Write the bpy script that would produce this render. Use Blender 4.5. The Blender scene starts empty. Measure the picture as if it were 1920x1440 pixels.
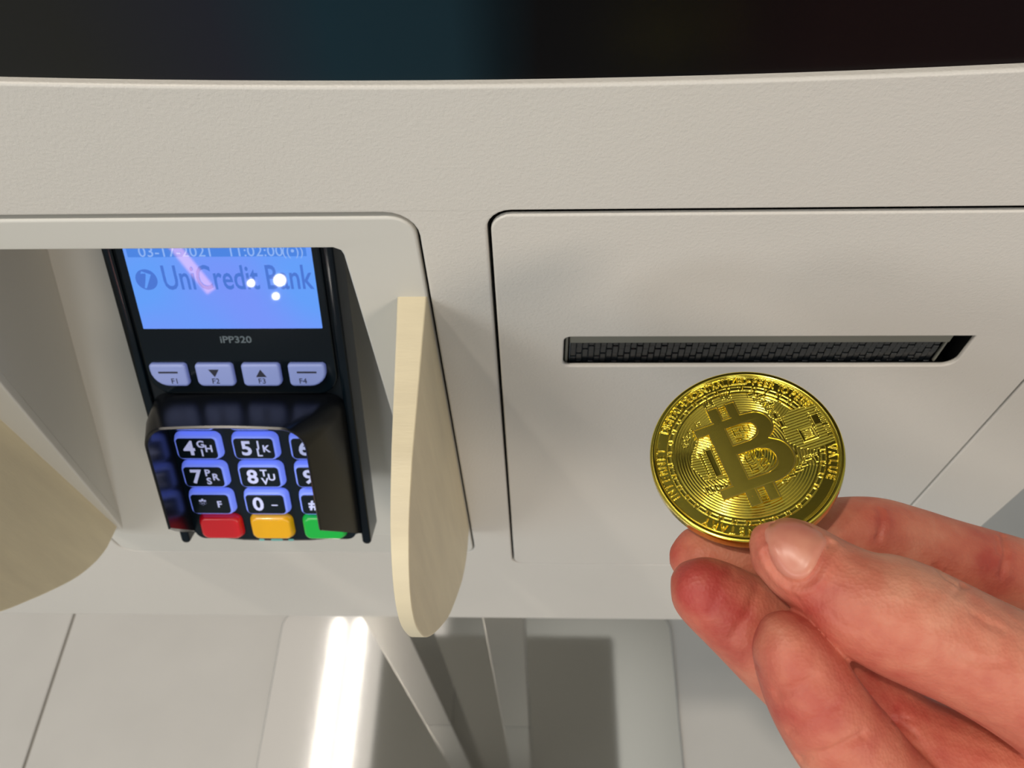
import bpy, bmesh, math, random
import numpy as np
from mathutils import Vector, Matrix, Euler
from mathutils.bvhtree import BVHTree
random.seed(7)
S = bpy.context.scene
COL = S.collection

# ------------------------------------------------------------------ camera, world, lamps, exposure
CH = 1.3                                   # height of the lens above the floor
cam_d = bpy.data.cameras.new('camera'); cam = bpy.data.objects.new('camera', cam_d); COL.objects.link(cam)
F = 1480.0
_up = -Vector((51, -998, -F)); _up.normalize()
_dep = Vector((49, 0, -F)); _dep.y = -(_dep.x*_up.x+_dep.z*_up.z)/_up.y; _dep.normalize()
_rt = _dep.cross(_up)
M3 = Matrix((_rt, _dep, _up))              # rows are the world axes seen from the camera
cam.matrix_world = Matrix.Translation((0, 0, CH)) @ M3.to_4x4()
cam_d.sensor_width = 36; cam_d.lens = 36*F/1920; cam_d.clip_start = .01
cam_d.dof.use_dof = True; cam_d.dof.focus_distance = .172; cam_d.dof.aperture_fstop = 34
S.camera = cam
S.view_settings.view_transform = 'Standard'; S.view_settings.look = 'None'
S.view_settings.exposure = -0.02; S.view_settings.gamma = 1; S.view_settings.use_curve_mapping = False
w = bpy.data.worlds.new('room_light'); S.world = w; w.use_nodes = True
w.node_tree.nodes['Background'].inputs[0].default_value = (.85, .94, 1.0, 1)
w.node_tree.nodes['Background'].inputs[1].default_value = .33

def lamp(name, loc, target, size, sy, power, col, shape='RECTANGLE', spread=180):
    d = bpy.data.lights.new(name, 'AREA'); d.shape = shape; d.size = size; d.size_y = sy
    d.energy = power; d.color = col; d.spread = math.radians(spread)
    o = bpy.data.objects.new(name, d); COL.objects.link(o)
    o.location = loc
    o.rotation_euler = (Vector(target)-Vector(loc)).to_track_quat('-Z', 'Y').to_euler()
    return o
# two warm fluorescent tubes side by side on the ceiling, running towards the kiosk
for x in (-1.25, -1.40):
    lamp('ceiling_tube', (x, .1, 4.2), (x, .1, 0), .025, 3.2, 5, (1, .93, .84))
lamp('ceiling_glow_fill', (-1.5, .2, 4.25), (-1.5, .2, 0), 1.7, 3.2, 13, (1, .91, .82))  # added broad panel, gives the warm glow mirrored in the base plate
for loc, tgt, pw, col, r in (((-2.1, -3.4, 2.7), (.05, .15, 1.22), 88, (1, .93, .87), .42), ((-.12, -3.7, 2.9), (-.02, .15, 1.15), 68, (.93, .96, 1), .35), ((2.2, -3.2, 2.5), (.27, .15, 1.16), 200, (1, .85, .70), .5)):
    d = bpy.data.lights.new('front_fill_spot', 'SPOT'); d.energy = pw; d.color = col; d.shadow_soft_size = r  # added front fill; the left one follows the hand's soft shadow
    d.spot_size = math.radians(27); d.spot_blend = .7  # narrow cones keep this fill off the floor under the kiosk
    o = bpy.data.objects.new('front_fill_spot', d); COL.objects.link(o); o.location = loc
    o.rotation_euler = (Vector(tgt)-Vector(loc)).to_track_quat('-Z', 'Y').to_euler()
lamp('ceiling_fill', (.4, .3, 3.6), (.4, .3, 4.3), 1.2, 3.0, 22, (.92, .96, 1))  # added unseen fill, brightens the ceiling that the base plate mirrors
lamp('neon_sign', (-1.73, -3.45, 1.575), (-.12, .18, 1.1), .05, .30, .5, (1, .42, .38)).rotation_euler.rotate_axis('Z', math.radians(38))
lamp('ceiling_downlight', (-1.26, -.38, 4.2), (-1.0, -.2, 0), .16, .16, 42, (1, .90, .78), 'DISK')
lamp('ceiling_downlight', (-2.3, -.55, 4.2), (-1.6, -.3, 0), .16, .16, 16, (1, .90, .78), 'DISK')
lamp('shop_window', (-2.6, -2.4, 2.6), (0, .15, 1), 1.6, 1.2, 22, (.80, .93, 1.0))
for k, (p, e) in enumerate([((-1.47, -3.56, 1.505), 1), ((-1.335, -3.60, 1.523), 3), ((-1.356, -3.60, 1.441), .8)]):
    d = bpy.data.lights.new('shop_spot', 'POINT'); d.energy = e; d.color = (1, .93, .85); d.shadow_soft_size = .026 if e > 2 else .015
    o = bpy.data.objects.new('shop_spot', d); COL.objects.link(o); o.location = p

# ------------------------------------------------------------------ helpers
def srgb(r, g, b):
    f = lambda c: ((c/255+.055)/1.055)**2.4 if c > 10 else c/255/12.92
    return (f(r), f(g), f(b), 1)

def mat(name, col, rough=.5, metal=0, spec=.5, emis=None, es=0, bump=0, bscale=1000, bdist=.0001, sss=0, coat=0, detail=2, stretch=None, vary=0, vscale=30, col2=None):
    m = bpy.data.materials.new(name); m.use_nodes = True
    nt = m.node_tree; b = nt.nodes['Principled BSDF']; I = b.inputs
    I['Base Color'].default_value = col; I['Roughness'].default_value = rough; I['Metallic'].default_value = metal
    I['Specular IOR Level'].default_value = spec
    if emis: I['Emission Color'].default_value = emis; I['Emission Strength'].default_value = es
    if coat: I['Coat Weight'].default_value = coat; I['Coat Roughness'].default_value = .05
    tc = nt.nodes.new('ShaderNodeTexCoord'); vec = tc.outputs['Object']
    if stretch:
        mp = nt.nodes.new('ShaderNodeMapping'); mp.inputs['Scale'].default_value = stretch
        nt.links.new(vec, mp.inputs[0]); vec = mp.outputs[0]
    if bump:
        n = nt.nodes.new('ShaderNodeTexNoise'); n.inputs['Scale'].default_value = bscale; n.inputs['Detail'].default_value = detail
        nt.links.new(vec, n.inputs[0])
        bp = nt.nodes.new('ShaderNodeBump'); bp.inputs['Strength'].default_value = bump; bp.inputs['Distance'].default_value = bdist
        nt.links.new(n.outputs[0], bp.inputs['Height']); nt.links.new(bp.outputs[0], I['Normal'])
    if vary or col2:
        n = nt.nodes.new('ShaderNodeTexNoise'); n.inputs['Scale'].default_value = vscale; n.inputs['Detail'].default_value = 3
        nt.links.new(vec, n.inputs[0])
        r = nt.nodes.new('ShaderNodeValToRGB'); r.color_ramp.elements[0].position = .3; r.color_ramp.elements[1].position = .7
        c2 = col2 or tuple([c*(1-vary) for c in col[:3]]+[1])
        r.color_ramp.elements[0].color = col; r.color_ramp.elements[1].color = c2
        nt.links.new(n.outputs[0], r.inputs[0]); nt.links.new(r.outputs[0], I['Base Color'])
    return m

M = {}
M['shell'] = mat('powder coated shell', srgb(206, 202, 194), .42, bump=.6, bscale=1250, bdist=.0002, vary=.03, vscale=9)
M['smooth'] = mat('smooth painted shell', srgb(202, 200, 192), .45, bump=.15, bscale=1500, bdist=.00008)
M['fin'] = mat('cream plastic fin', srgb(222, 210, 178), .5, bump=.3, bscale=260, bdist=.0002, stretch=(1, 6, 1), col2=srgb(212, 200, 170), vscale=26)
M['black'] = mat('black plastic', (.004, .007, .010, 1), .28, spec=.28)
M['hood'] = mat('hood plastic', (.004, .005, .007, 1), .27, spec=.4)
M['ceiling'] = mat('ceiling paint', srgb(190, 184, 172), .9)
M['wall'] = mat('wall paint', srgb(150, 146, 138), .8)
M['foil'] = mat('foil edge', (.30, .33, .35, 1), .35)
M['gloss'] = mat('glossy black plastic', (.001, .004, .007, 1), .1, spec=.32)
M['brown'] = mat('matt black plastic', (.016, .015, .013, 1), .38, spec=.45)
M['hole'] = mat('dark inside', (.004, .004, .004, 1), .6)
M['grey'] = mat('grey plastic', srgb(110, 110, 100), .4)
M['weave'] = mat('woven carbon strip', (.006, .008, .010, 1), .2, spec=.6)
M['gold'] = mat('gold plating', (.80, .62, .08, 1), .15, metal=1, bump=.12, bscale=900, bdist=.00004, col2=(.72, .60, .09, 1), vscale=300)
M['goldedge'] = mat('gold edge', (.95, .76, .18, 1), .22, metal=1)  # lighter copy of the gold, edge highlights put into the colour
M['goldflat'] = mat('mirror gold plating', (.78, .64, .10, 1), .22, metal=1, bump=.1, bscale=1500, bdist=.00003)
M['steel'] = mat('brushed steel', (.56, .56, .55, 1), .06, metal=1, bump=.01, bscale=90, bdist=.0004, stretch=(14, .5, 1))
M['steelpost'] = mat('brushed steel tube', (.52, .50, .46, 1), .3, metal=1, bump=.15, bscale=60, bdist=.0003, stretch=(12, 12, .5))
M['tile'] = mat('pale floor tile', srgb(212, 208, 202), .35, vary=.07, vscale=6, bump=.1, bscale=60, bdist=.0004)
M['grout'] = mat('grout', srgb(150, 144, 134), .8)
M['ring'] = mat('backlit key', srgb(120, 140, 215), .35, emis=(.10, .15, .62, 1), es=.85)
M['fkey'] = mat('backlit function key', srgb(128, 140, 178), .35, emis=(.12, .17, .55, 1), es=.34)
M['cap'] = mat('black key cap', (.002, .007, .011, 1), .3, spec=.3)
M['white'] = mat('backlit key print', srgb(190, 195, 225), .5, emis=(.35, .40, .75, 1), es=.45)
M['ink'] = mat('black key print', (.01, .012, .03, 1), .5)
M['red'] = mat('red key', srgb(200, 20, 28), .25, coat=.3, emis=(.5, 0, .01, 1), es=.12)
M['yellow'] = mat('yellow key', srgb(225, 165, 5), .25, coat=.3, emis=(.6, .35, 0, 1), es=.10)
M['green'] = mat('green key', srgb(15, 165, 55), .25, coat=.3, emis=(0, .5, .08, 1), es=.12)
M['fadeprint'] = mat('grey model print', srgb(100, 112, 118), .5)
M['teal'] = mat('teal mark', srgb(110, 180, 175), .5)
M['scrtext'] = mat('screen text', (0, 0, 0, 1), .02, emis=(.08, .22, .80, 1), es=.82)
M['scrbar'] = mat('screen status bar', (0, 0, 0, 1), .02, emis=(.07, .24, .80, 1), es=.95)
M['scrlight'] = mat('screen light text', (0, 0, 0, 1), .02, emis=(.30, .50, 1, 1), es=.9)

def finish(o, m, parent=None, smooth=None):
    COL.objects.link(o)
    if m is not None and not o.data.materials: o.data.materials.append(m)
    if parent: o.parent = parent
    if smooth is not None:
        for p in o.data.polygons: p.use_smooth = True
        if smooth < 180:
            o.data.set_sharp_from_angle(angle=math.radians(smooth))
            wn = o.modifiers.new('wn', 'WEIGHTED_NORMAL'); wn.keep_sharp = True; wn.weight = 80
    return o
def mesh_obj(name, verts, faces, m, parent=None, smooth=None):
    me = bpy.data.meshes.new(name); me.from_pydata([tuple(v) for v in verts], [], faces); me.validate(); me.update()
    return finish(bpy.data.objects.new(name, me), m, parent, smooth)
def bm_obj(name, bm, m, parent=None, smooth=None):
    bmesh.ops.recalc_face_normals(bm, faces=bm.faces)
    me = bpy.data.meshes.new(name); bm.to_mesh(me); bm.free()
    return finish(bpy.data.objects.new(name, me), m, parent, smooth)
def box_bm(x0, x1, y0, y1, z0, z1, bev=0, seg=2, bm=None):
    b = bmesh.new()
    bmesh.ops.create_cube(b, size=1)
    for v in b.verts: v.co = Vector(((x0+x1)/2+v.co.x*(x1-x0), (y0+y1)/2+v.co.y*(y1-y0), (z0+z1)/2+v.co.z*(z1-z0)))
    if bev: bmesh.ops.bevel(b, geom=b.edges[:], offset=bev, segments=seg, affect='EDGES', profile=.5)
    if bm is None: return b
    me = bpy.data.meshes.new('t'); b.to_mesh(me); b.free(); bm.from_mesh(me); bpy.data.meshes.remove(me); return bm
def box(name, x0, x1, y0, y1, z0, z1, m, parent=None, bev=0, seg=2):
    return bm_obj(name, box_bm(x0, x1, y0, y1, z0, z1, bev, seg), m, parent, 35 if bev else None)
def empty(name, loc, label, cat, group=None, rot=None):
    o = bpy.data.objects.new(name, None); COL.objects.link(o); o.location = loc; o.empty_display_size = .02
    if rot is not None: o.rotation_euler = rot
    o['label'] = label; o['category'] = cat
    if group: o['group'] = group
    return o
def rrect(x0, x1, y0, y1, r, n=6, rs=None):
    """rounded rectangle, counter-clockwise; rs = radii of (bl, br, tr, tl)"""
    rs = rs or (r, r, r, r); P = []
    for (cx, cy, a0, rr) in ((x0, y0, 180, rs[0]), (x1, y0, 270, rs[1]), (x1, y1, 0, rs[2]), (x0, y1, 90, rs[3])):
        sx = 1 if cx == x0 else -1; sy = 1 if cy == y0 else -1
        for k in range(n+1):
            a = math.radians(a0+90*k/n)
            P.append((cx+sx*rr+rr*math.cos(a), cy+sy*rr+rr*math.sin(a)))
    return P
def plate_mesh(loops, thick, bev=0, bres=2):
    """solid sheet: outer loop + holes in the XY plane, top at z=0, bottom at z=-thick"""
    cu = bpy.data.curves.new('c', 'CURVE'); cu.dimensions = '2D'; cu.fill_mode = 'BOTH'
    cu.extrude = max(thick/2-bev, 1e-6); cu.bevel_depth = bev; cu.bevel_resolution = bres; cu.offset = -bev
    K = 1000.0     # work in millimetres, the fill has limits on tiny shapes
    cu.extrude *= K; cu.bevel_depth *= K; cu.offset *= K
    for L in loops:
        s = cu.splines.new('POLY'); s.points.add(len(L)-1); s.use_cyclic_u = True
        for p, q in zip(s.points, L): p.co = (q[0]*K, q[1]*K, 0, 1)
    o = bpy.data.objects.new('c', cu); COL.objects.link(o)
    dg = bpy.context.evaluated_depsgraph_get(); me = bpy.data.meshes.new_from_object(o.evaluated_get(dg))
    bpy.data.objects.remove(o); bpy.data.curves.remove(cu)
    me.transform(Matrix.Translation((0, 0, -thick/2)) @ Matrix.Scale(1/K, 4))
    bm = bmesh.new(); bm.from_mesh(me); bmesh.ops.remove_doubles(bm, verts=bm.verts, dist=1e-7)
    bmesh.ops.recalc_face_normals(bm, faces=bm.faces); bm.to_mesh(me); bm.free()
    me.materials.clear()
    return me
def plate(name, loops, thick, m, parent=None, bev=0, mtx=None, smooth=35, bres=2):
    me = plate_mesh(loops, thick, bev, bres)
    if mtx is not None: me.transform(mtx)
    return finish(bpy.data.objects.new(name, me), m, parent, smooth)
def text_mesh(s, size, ext=.0001, align='CENTER', bold=0, sx=1, space=1):
    cu = bpy.data.curves.new('t', 'FONT'); cu.body = s; cu.size = size*1000; cu.extrude = ext*1000; cu.align_x = align; cu.align_y = 'CENTER'
    cu.offset = bold*1000; cu.resolution_u = 3; cu.space_character = space
    o = bpy.data.objects.new('t', cu); COL.objects.link(o)
    dg = bpy.context.evaluated_depsgraph_get(); me = bpy.data.meshes.new_from_object(o.evaluated_get(dg))
    bpy.data.objects.remove(o); bpy.data.curves.remove(cu)
    me.transform(Matrix.Diagonal((sx/1000, 1/1000, 1/1000, 1))); me.materials.clear()
    return me
def join(meshes):
    bm = bmesh.new()
    for me, mt in meshes:
        me.transform(mt); bm.from_mesh(me); bpy.data.meshes.remove(me)
    me = bpy.data.meshes.new('j'); bm.to_mesh(me); bm.free(); return me
T = Matrix.Translation
# maps drawing plane (x, y, up) to the kiosk face (x, height, towards the viewer)
def face_m(Y): return Matrix(((1, 0, 0, 0), (0, 0, -1, Y), (0, 1, 0, CH), (0, 0, 0, 1)))
FY = .15
# ------------------------------------------------------------------ floor
fl = box('floor', -3.2, 3.2, -3.2, 3.2, -.05, -.004, M['grout']); fl['kind'] = 'structure'
tm = None
for i in range(-3, 3):
    for j in range(-3, 3):
        x0 = -.784+i*1.2; y0 = .72+j*1.2
        if tm is None:
            t = box('tile', .002, 1.198, .002, 1.198, -.012, 0, M['tile'], fl, bev=.001, seg=1); tm = t.data
        else:
            t = bpy.data.objects.new('tile', tm); COL.objects.link(t); t.parent = fl
        t.location = (x0, y0, 0)

c_ = box('ceiling', -3.2, 3.2, -1.9, 3.2, 4.32, 4.36, M['ceiling']); c_['kind'] = 'structure'
c_ = box('wall_back', -3.2, 3.2, 3.2, 3.3, -.05, 4.36, M['wall']); c_['kind'] = 'structure'
# ------------------------------------------------------------------ kiosk
kiosk = empty('kiosk', (-.1, .26, 0), 'cream self service kiosk with black touch screen, slot door, card terminal bay and steel stand', 'kiosk')
KI = Matrix.Translation((.1, -.26, 0))
def kadd(o):
    o.data.transform(KI) if o.parent is kiosk else None
    return o
mf = face_m(FY)
XL, XR, ZB = -.42, .2005, -.4775
# front panel: curved top edge, holes for the bay module and the slot door
top = [(x, -.1062+.19*(x+.006)**2) for x in np.linspace(XR-.004, XL+.004, 40)]
outer = [(XL+.012, ZB), (XR-.012, ZB), (XR-.0035, ZB+.0035), (XR, ZB+.012), (XR, top[0][1]-.004)]+top+[(XL, top[-1][1]-.004), (XL, ZB+.012), (XL+.0035, ZB+.0035)]
h_mod = rrect(-.2107, -.0318, -.3743, -.1436, .0085)
h_door = rrect(-.0136, .1612, -.3879, -.1432, .0065)
kadd(plate('front_panel', [outer, h_mod, h_door], .012, M['shell'], kiosk, .0009, mf))
# housing behind the panel and around the screen
kadd(box('housing', XL+.004, XR-.004, .27, .62, CH+ZB+.004, CH+.52, M['smooth'], kiosk, .012, 3))
kadd(box('housing_floor', XL+.004, XR-.004, FY+.010, .275, CH+ZB+.003, CH+ZB+.012, M['smooth'], kiosk))
for x in (XL+.004, XR-.012):
    kadd(box('housing_side', x, x+.008, FY+.011, .275, CH+ZB+.012, CH-.10, M['smooth'], kiosk))
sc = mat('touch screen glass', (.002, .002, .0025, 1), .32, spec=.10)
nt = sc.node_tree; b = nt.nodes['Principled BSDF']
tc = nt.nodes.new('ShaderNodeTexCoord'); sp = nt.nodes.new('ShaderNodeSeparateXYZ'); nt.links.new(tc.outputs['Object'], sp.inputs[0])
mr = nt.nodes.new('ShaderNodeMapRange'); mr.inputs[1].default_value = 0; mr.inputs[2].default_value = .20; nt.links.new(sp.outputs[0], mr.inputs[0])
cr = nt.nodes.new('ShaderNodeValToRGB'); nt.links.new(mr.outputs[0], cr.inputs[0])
els = cr.color_ramp.elements  # dim tints of reflected lights, painted across the glass as emission
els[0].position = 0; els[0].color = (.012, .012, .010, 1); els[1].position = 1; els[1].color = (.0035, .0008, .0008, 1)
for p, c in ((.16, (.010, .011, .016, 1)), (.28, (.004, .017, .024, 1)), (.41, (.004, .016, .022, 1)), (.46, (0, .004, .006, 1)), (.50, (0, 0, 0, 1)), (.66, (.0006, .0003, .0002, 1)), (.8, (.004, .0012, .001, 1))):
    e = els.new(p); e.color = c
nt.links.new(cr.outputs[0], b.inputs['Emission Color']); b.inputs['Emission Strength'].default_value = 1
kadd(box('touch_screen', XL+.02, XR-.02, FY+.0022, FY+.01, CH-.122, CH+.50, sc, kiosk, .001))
kadd(box('housing_rim', XL, XL+.02, FY+.0005, .29, CH-.10, CH+.52, M['shell'], kiosk, .003))
kadd(box('housing_rim', XR-.02, XR, FY+.0005, .29, CH-.10, CH+.52, M['shell'], kiosk, .003))
kadd(box('housing_rim', XL, XR, FY+.0005, .29, CH+.50, CH+.525, M['shell'], kiosk, .003))
# dark backing in the gaps
kadd(plate('gap_backing', [rrect(-.0225, .1700, -.3960, -.134, .004), rrect(.002, .14, -.218, -.19, .001)], .001, M['hole'], kiosk, 0, face_m(FY+.0122)))
# slot door
slot = rrect(.0079, .1339, -.2121, -.1964, .0022, rs=(.0025, .004, .0004, .0022))
door = kadd(plate('slot_door', [rrect(-.0126, .1602, -.3869, -.1444, .0056), slot], .0017, M['shell'], kiosk, .0006, face_m(FY-.0001)))
# slot interior
sb = box_bm(.004, .138, FY+.0125, FY+.014, CH-.222, CH-.190)
for q in ((.0055, .0071, FY+.002, FY+.0125), (.1347, .137, FY+.002, FY+.0125)):
    box_bm(q[0], q[1], q[2], q[3], CH-.222, CH-.190, 0, 2, sb)
box_bm(.004, .138, FY+.002, FY+.0125, CH-.222, CH-.2178, 0, 2, sb)
s_ = bm_obj('slot_box', sb, M['hole'], door); s_.data.transform(KI)
s_ = box('slot_lip', .0098, .1290, FY+.0019, FY+.0034, CH-.2022, CH-.196, M['grey'], door, .0003, 1); s_.data.transform(KI)
s_ = box('strip_backing', .0100, .1258, FY+.0038, FY+.0046, CH-.2175, CH-.2000, M['foil'], door); s_.data.transform(KI)
s_ = box('slot_lip', .0084, .0094, FY+.002, FY+.0030, CH-.2135, CH-.198, M['grey'], door, .0002, 1); s_.data.transform(KI)
s_ = box('slot_lip', .1278, .1286, FY+.002, FY+.0030, CH-.2125, CH-.198, M['grey'], door, .0002, 1); s_.data.transform(KI)
wb = bmesh.new(); px, pz = .00195, .0040
for r in range(4):
    for c in range(64):
        x = .0102+c*px; z = -.2010-r*pz
        if x > .1258: continue
        hi = ((c+r*2) % 4) < 2
        zo = .0016 if c % 2 else 0
        za = z+zo-.0012; 
        box_bm(x, x+px*.93, FY+.0027-(.0003 if hi else 0), FY+.0040, CH+za-pz*.93, CH+za, .00014, 1, wb)
s_ = bm_obj('woven_strip', wb, M['weave'], door); s_['kind'] = 'stuff'; s_.data.transform(KI)
# terminal bay module
bayhole = [(-.1990, -.3475), (-.0528, -.3475), (-.0537, -.1590), (-.0542, -.1572), (-.0560, -.1562), (-.1790, -.1562), (-.1805, -.1575)]
bay = kadd(plate('bay_module', [rrect(-.2097, -.0326, -.3733, -.1448, .0068), bayhole], .004, M['smooth'], kiosk, .0008, face_m(FY-.0002)))
tn = math.tan(math.radians(27.4))
def P3(x, y, z): return (x, y, z+CH)
yb = lambda z: FY+(.3465+z)*tn             # the sloped back board of the bay
zt = -.150
V = [P3(-.2005, yb(-.349), -.349), P3(-.0450, yb(-.349), -.349), P3(-.0450, yb(zt), zt), P3(-.1905, yb(zt), zt)]
n_ = Vector((0, -math.cos(math.radians(27.4)), math.sin(math.radians(27.4))))
Vb = [tuple(Vector(v)-n_*.003) for v in V]
s_ = mesh_obj('bay_back', V+Vb, [(0, 1, 2, 3), (7, 6, 5, 4), (0, 4, 5, 1), (1, 5, 6, 2), (2, 6, 7, 3), (3, 7, 4, 0)], M['smooth'], bay); s_.data.transform(KI)
def wall(xf, xb, zf_top, flip):
    a = [P3(xf[1], FY+.0035, zt-.004), P3(xf[0], FY+.0035, -.3446), P3(xb[0], FY+.0035, -.3446), P3(xb[1], yb(zt), zt-.004)]
    c = [(v[0]+flip*.002, v[1], v[2]) for v in a]
    s = mesh_obj('bay_wall', a+c, [(0, 1, 2, 3), (7, 6, 5, 4), (0, 4, 5, 1), (1, 5, 6, 2), (2, 6, 7, 3), (3, 7, 4, 0)], M['smooth'], bay); s.data.transform(KI)
wall((-.1990, -.1800), (-.1990, -.1905), 0, -1)
wall((-.0525, -.0535), (-.0500, -.0450), 0, 1)
s_ = box('bay_wall', -.192, -.045, FY+.0035, yb(zt)+.002, CH-.1555, CH-.1535, M['smooth'], bay); s_.data.transform(KI)
# privacy fins: blade outline in (depth, height)
prof = [(.1515, -.1764), (.100, -.1795), (.084, -.1835), (.073, -.190), (.0665, -.198), (.0638, -.208), (.0645, -.220), (.0672, -.2325), (.0745, -.252), (.0886, -.2825), (.0985, -.2985), (.1085, -.3130), (.1190, -.3265), (.130, -.3365), (.1385, -.3415), (.1515, -.3445)]
def cr_spline(P, n, closed=False):
    P = [Vector(p) for p in P]; out = []
    for i in range(len(P)-1):
        p0 = P[max(i-1, 0)]; p1 = P[i]; p2 = P[i+1]; p3 = P[min(i+2, len(P)-1)]
        for k in range(n):
            t = k/n
            out.append(.5*((2*p1)+(p2-p0)*t+(2*p0-5*p1+4*p2-p3)*t*t+(3*p1-p0-3*p2+p3)*t**3))
    out.append(P[-1]); return out
pp = [prof[0]]+[tuple(v) for v in cr_spline([p+(0,) for p in prof[1:-1]], 4)]+[prof[-1]]
pp = [(p[0], p[1]) for p in pp]
fm = Matrix(((0, 0, 1, 0), (1, 0, 0, 0), (0, 1, 0, CH), (0, 0, 0, 1)))      # (depth, height, x)
for xr in (-.0327, -.2005):
    fin_ = kadd(plate('privacy_fin', [pp], .0089, M['fin'], kiosk, .0007, T((xr, 0, 0)) @ fm, 40, 3))
    for v in fin_.data.vertices:        # the blade gets thinner away from the panel
        q = min(max((FY-(v.co.y+.26))/.085, 0), 1); v.co.x = (xr+.1)+(v.co.x-(xr+.1))*(1-.52*q**.8)
# stand
for x in (-.174, -.0555):
    kadd(box('stand_post', x, x+.040, .24, .30, .0055, CH+ZB+.004, M['steelpost'], kiosk, .002, 2))
kadd(plate('base_plate', [rrect(-.425, .214, -.02, .418, .03)], .006, M['steel'], kiosk, .0012, T((0, 0, .0062))))

# ------------------------------------------------------------------ card terminal
TH = math.radians(27.4)
UC = -.1064
term = empty('payment_terminal', (UC, FY, CH-.25), 'black card payment terminal with blue lit screen and backlit keypad in the kiosk bay', 'card terminal')
Xa = Vector((1, 0, 0)); Ya = Vector((0, math.sin(TH), math.cos(TH))); Na = Vector((0, -math.cos(TH), math.sin(TH)))
term.rotation_euler = Matrix((Xa, Ya, Na)).transposed().to_euler()
def tp(name, loops, z, thick, m, parent=term, bev=0, sm=35):
    return plate(name, loops, thick, m, parent, bev, T((0, 0, z)), sm)
def ttext(name, s, size, x, y, z, m, parent, align='CENTER', sx=1, bold=0, rot=0, space=1, ext=.00005):
    me = text_mesh(s, size, ext, align, bold, sx, space); me.transform(T((x, y, z)) @ Matrix.Rotation(rot, 4, 'Z'))
    return finish(bpy.data.objects.new(name, me), m, parent)
# body: main tub and two side rails
bl = [(-.0375, .094), (-.0375, -.030), (-.0368, -.045), (-.034, -.0520), (-.028, -.0545), (-.014, -.0560), (0, -.0563), (.014, -.0560), (.028, -.0545), (.034, -.0520), (.0368, -.045), (.0375, -.030), (.0375, .094)]
tp('body', [bl], 0, .016, M['black'], bev=.0022)
tp('mounting_foot', [rrect(-.020, .010, -.040, .088, .004)], -.0158, .0285, M['smooth'])
for s in (-1, 1):
    rl = rrect(.0352, .0388, -.0555, .09, .0017)
    if s < 0: rl = [(-x, y) for x, y in rl[::-1]]
    tp('side_rail', [rl], .0015, .014, M['gloss'], bev=.0008)
# display cover
disp = tp('display_cover', [rrect(-.0342, .0345, .0142, .092, .004, rs=(.008, .008, .003, .003))], .0016, .0020, M['gloss'], bev=.0006)
scm = mat('terminal screen', (.0, .0, .0, 1), .02, spec=.5, emis=(.13, .29, 1, 1), es=.95)
nt = scm.node_tree; b = nt.nodes['Principled BSDF']
tc = nt.nodes.new('ShaderNodeTexCoord'); nz = nt.nodes.new('ShaderNodeTexNoise'); nz.inputs['Scale'].default_value = 28; nz.inputs['Detail'].default_value = 0
nt.links.new(tc.outputs['Object'], nz.inputs[0]); cr = nt.nodes.new('ShaderNodeValToRGB'); nt.links.new(nz.outputs[0], cr.inputs[0])
cr.color_ramp.elements[0].position = .3; cr.color_ramp.elements[0].color = (.13, .36, 1, 1)
cr.color_ramp.elements[1].position = .7; cr.color_ramp.elements[1].color = (.20, .30, 1, 1)
nt.links.new(cr.outputs[0], b.inputs['Emission Color'])
scr = tp('screen', [rrect(-.0311, .0317, .0404, .0900, .0002)], .0018, .0006, scm, disp)
tp('status_bar', [rrect(-.0300, .0300, .0665, .0735, .0002)], .00184, .00003, M['scrbar'], disp)
z1 = .00192
ttext('status_text', '03-17-2021', .0052, -.0135, .0682, z1, M['scrlight'], disp, sx=1.05)
ttext('status_text', '11:02:00', .0052, .0130, .0682, z1, M['scrlight'], disp, sx=1.05)
ttext('status_text', '((•))', .0045, .0255, .0682, z1, M['scrlight'], disp)
# bank emblem: disc split by a slanted seven
cx, cy, rr = -.0256, .0586, .0037
em = [[(cx+rr*math.cos(a), cy+rr*math.sin(a)) for a in np.linspace(0, 2*math.pi, 40)[:-1]],
      [(cx-.0016, cy+.0021), (cx-.0011, cy+.0030), (cx+.0022, cy+.0031), (cx+.0019, cy+.0018), (cx-.0006, cy-.0031), (cx-.0013, cy-.0030), (cx-.0004, cy-.0002), (cx+.0001, cy+.0016), (cx+.0001, cy+.0022)][::-1]]
tp('bank_emblem', em, z1, .00004, M['scrtext'], disp)
ttext('bank_name', 'UniCredit Bank', .0122, .0052, .0588, z1, M['scrtext'], disp, sx=.66, bold=.00014)
ttext('model_print', 'iPP320', .0036, .0005, .0360, .00165, M['fadeprint'], disp, bold=.00006, sx=1.15)
# function keys
fk = [(-.0322, -.0189, 'F1', (.0062, .0016, .0012, .0012)), (-.0157, -.0022, 'F2', (.0022, .0016, .0012, .0012)), (.0009, .0147, 'F3', (.0016, .0022, .0012, .0012)), (.0176, .0310, 'F4', (.0016, .0062, .0012, .0012))]
for i, (xa, xb, t, rs) in enumerate(fk):
    k = tp('function_key', [rrect(xa, xb, .0183, .0272, .001, rs=rs)], .0034, .0028, M['fkey'], bev=.0009)
    k['label'] = 'backlit grey function key %s' % t
    cxk = (xa+xb)/2
    ttext('key_print', t, .0030, cxk+(.0018 if i == 0 else -.0018 if i == 3 else 0), .0205, .00345, M['ink'], k)
    if i in (0, 3): sh = [(cxk-.0035, .0237), (cxk+.0035, .0237), (cxk+.0035, .0244), (cxk-.0035, .0244)]
    elif i == 1: sh = [(cxk, .0222), (cxk+.0019, .0252), (cxk-.0019, .0252)]
    else: sh = [(cxk-.0019, .0222), (cxk+.0019, .0222), (cxk, .0252)]
    tp('key_symbol', [sh], .00345, .00005, M['ink'], k)
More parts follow.
